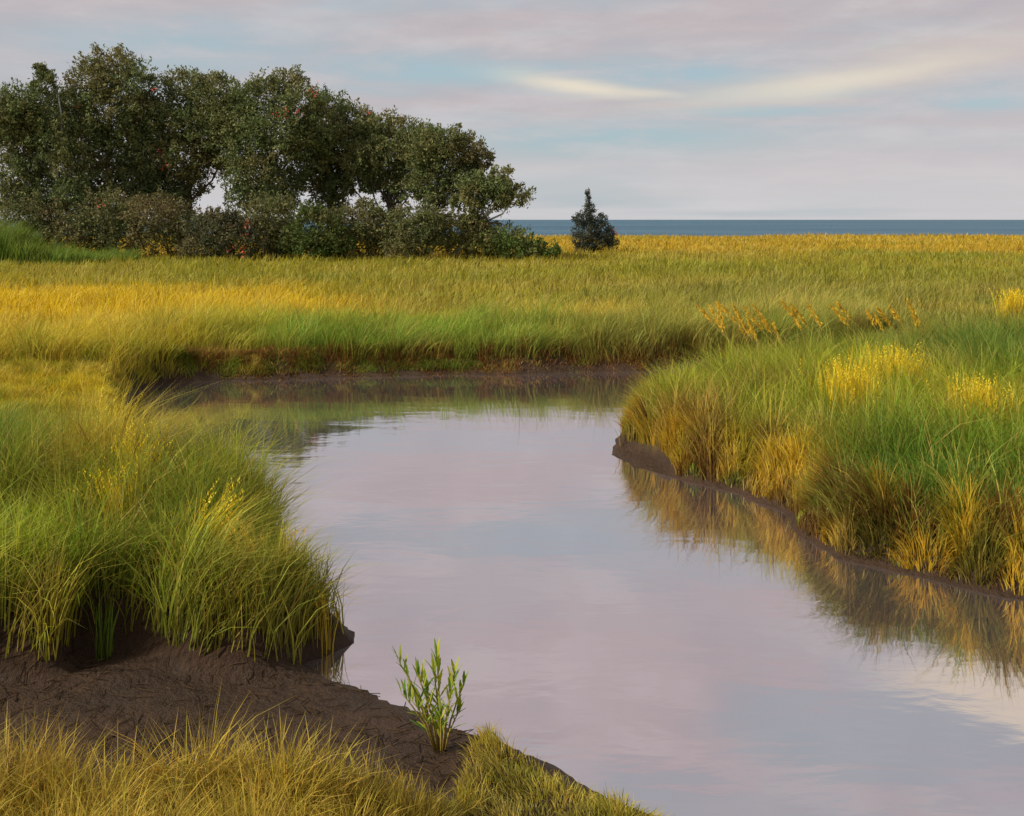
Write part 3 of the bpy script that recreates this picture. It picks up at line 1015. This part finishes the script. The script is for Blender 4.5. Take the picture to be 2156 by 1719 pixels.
M_STEM = mat_simple('reed_stem', tuple(srgb(150, 130, 60)), .2, 30)
RA = [(1512, 660), (1530, 668), (1548, 662), (1560, 680), (1580, 672), (1600, 664), (1612, 682), (1632, 676), (1650, 662),
      (1660, 690), (1684, 680), (1700, 658), (1716, 668), (1640, 700), (1590, 700), (1740, 676)]
RB_ = [(1806, 662), (1826, 660), (1846, 668), (1862, 676), (1890, 660), (1906, 672), (1922, 662), (1938, 668)]
ORD = ['leftmost', 'second', 'third', 'fourth', 'fifth', 'sixth', 'seventh', 'eighth', 'ninth', 'tenth', 'eleventh', 'twelfth',
       'thirteenth', 'fourteenth', 'fifteenth', 'sixteenth']
for pts, lab, grp in ((RA, 'larger left clump above the right bank', 'left clump of reed plumes'),
                      (RB_, 'smaller right clump above the right bank', 'right clump of reed plumes')):
    for i_, (vx, vy) in enumerate(sorted(pts)):
        d = random.uniform(17.6, 20.2)
        x = (vx - 1078) / 2096 * d
        ztop = CAM_Z - (vy + 3 + random.uniform(-8, 12) - 463) * d / 2096
        h = ztop - gz(x, d)
        r = make_reed(x + .25 * h, d, gz(x, d), h, -.38 + random.uniform(-.28, .22), random.uniform(.34, .55), random.uniform(.03, .05))
        tag(r, ORD[i_] + (' from left' if i_ else '') + ' golden reed plume of the ' + lab, 'reed', grp)


# wrack: dead stems lying on the mud
lx_, ly_, ls_ = scatter(1100, (-3.6, .2), (4.3, 7.2), lambda x, y, s: (mudmask(x, y) > .5) & (s > .05) & clumpy(x, y, .4, .5, .62))
m = len(lx_)
ang = rng.uniform(0, math.pi, m)
ll = rng.uniform(.03, .14, m)
ex, ey = np.cos(ang) * ll, np.sin(ang) * ll
wv = .0022
A = np.stack([lx_, ly_, height(lx_, ly_) + .006], -1)
B = np.stack([lx_ + ex, ly_ + ey, height(lx_ + ex, ly_ + ey) + rng.uniform(.004, .02, m)], -1)
nrm = np.stack([-np.sin(ang), np.cos(ang), np.zeros(m)], -1) * wv
up = np.array([0, 0, .004])
vs = np.stack([A - nrm, A + nrm, A + up, B - nrm, B + nrm, B + up], 1).reshape(-1, 3)
bq = (np.arange(m) * 6)[:, None]
qd = np.concatenate([bq + np.array([[0, 1, 4, 3]]), bq + np.array([[1, 2, 5, 4]]), bq + np.array([[2, 0, 3, 5]])])
lc = np.repeat(np.clip(srgb(96, 74, 48) * rng.uniform(.3, 1.1, (m, 1)), 0, .8), 6, 0)
tag(new_mesh('dead_stems', vs, qd, None, M_GRASS, None, lc), 'dead brown stems littering the mud flat', 'litter', None, 'stuff')

# foreground sprig
def leaf_mesh():
    n = 7
    vs, qs = [], []
    for i in range(n + 1):
        t = i / n
        wdt = .5 * math.sin(math.pi * min(t * .92 + .08, 1)) ** .8 * (1 - .25 * (i % 2))
        if i == n:
            wdt = .02
        vs += [(-wdt * .17, -.22 * t * t, t), (0, .04 * wdt - .22 * t * t, t), (wdt * .17, -.22 * t * t, t)]
    for i in range(n):
        for k in (0, 1):
            a = i * 3 + k
            qs.append((a, a + 1, a + 4, a + 3))
    return vs, qs


M_SPRIG, t_ = mat_new('sprig_leaf')
o_ = t_.n('ShaderNodeOutputMaterial')
p_ = t_.n('ShaderNodeBsdfPrincipled')
oi = t_.n('ShaderNodeObjectInfo')
t_.l(t_.mix(oi.outputs['Random'], tuple(srgb(88, 132, 36)), tuple(srgb(172, 172, 52))), p_.inputs['Base Color'])
p_.inputs['Roughness'].default_value = .65
p_.inputs['Specular IOR Level'].default_value = .25
tl_ = t_.n('ShaderNodeBsdfTranslucent')
t_.l(t_.mix(oi.outputs['Random'], tuple(srgb(110, 150, 30)), tuple(srgb(180, 180, 40))), tl_.inputs[0])
mx_ = t_.n('ShaderNodeMixShader')
mx_.inputs[0].default_value = .3
t_.l(p_.outputs[0], mx_.inputs[1]); t_.l(tl_.outputs[0], mx_.inputs[2]); t_.l(mx_.outputs[0], o_.inputs[0])
from mathutils import Vector
sx, sy = V(930, 1585, .04)
sg = gz(sx, sy)
sprig = empty('marsh_plant', (sx, sy, sg))
tag(sprig, 'small leafy green plant growing at the tip of the mud flat', 'plant')
lv, lq = leaf_mesh()
leaf0 = None
for (tx, tz, ty) in ((-.245, .49, .02), (-.13, .43, -.03), (-.03, .50, .03), (.05, .33, -.05), (-.09, .30, .06), (.10, .22, 0), (-.18, .26, .05), (.12, .34, .04), (-.05, .40, .07), (.0, .24, -.07), (-.22, .34, -.04), (.07, .42, .0)):
    pts = [np.array([tx * .12, ty * .3, -.03]), np.array([tx * .4, ty * .6, tz * .45]), np.array([tx * .75, ty, tz * .8]), np.array([tx, ty, tz])]
    stem = tube('stem', pts, [.006, .005, .0035, .0015], M_STEM, sprig, 5)
    nl = 13 if tz > .4 else 9
    for i in range(nl):
        f = .25 + .75 * i / (nl - 1)
        k = min(int(f * 3), 2)
        p = pts[k] * (1 - (f * 3 - k)) + pts[k + 1] * (f * 3 - k)
        if leaf0 is None:
            lf = new_mesh('leaf', np.array(lv), np.array(lq), None, M_SPRIG, stem, None, True)
            leaf0 = lf
        else:
            lf = leaf0.copy()
            COL.objects.link(lf)
            lf.parent = stem
        side = 1 if i % 2 else -1
        dv = Vector((tx * .6 + side * random.uniform(.1, .8) * (1.15 - f), random.uniform(-.4, .4), .55 + .5 * f)).normalized()
        lf.rotation_mode = 'QUATERNION'
        lf.rotation_quaternion = dv.to_track_quat('Z', 'Y')
        s = random.uniform(.10, .15) * (1.15 - .3 * f)
        lf.scale = (s, s, s)
        lf.location = p
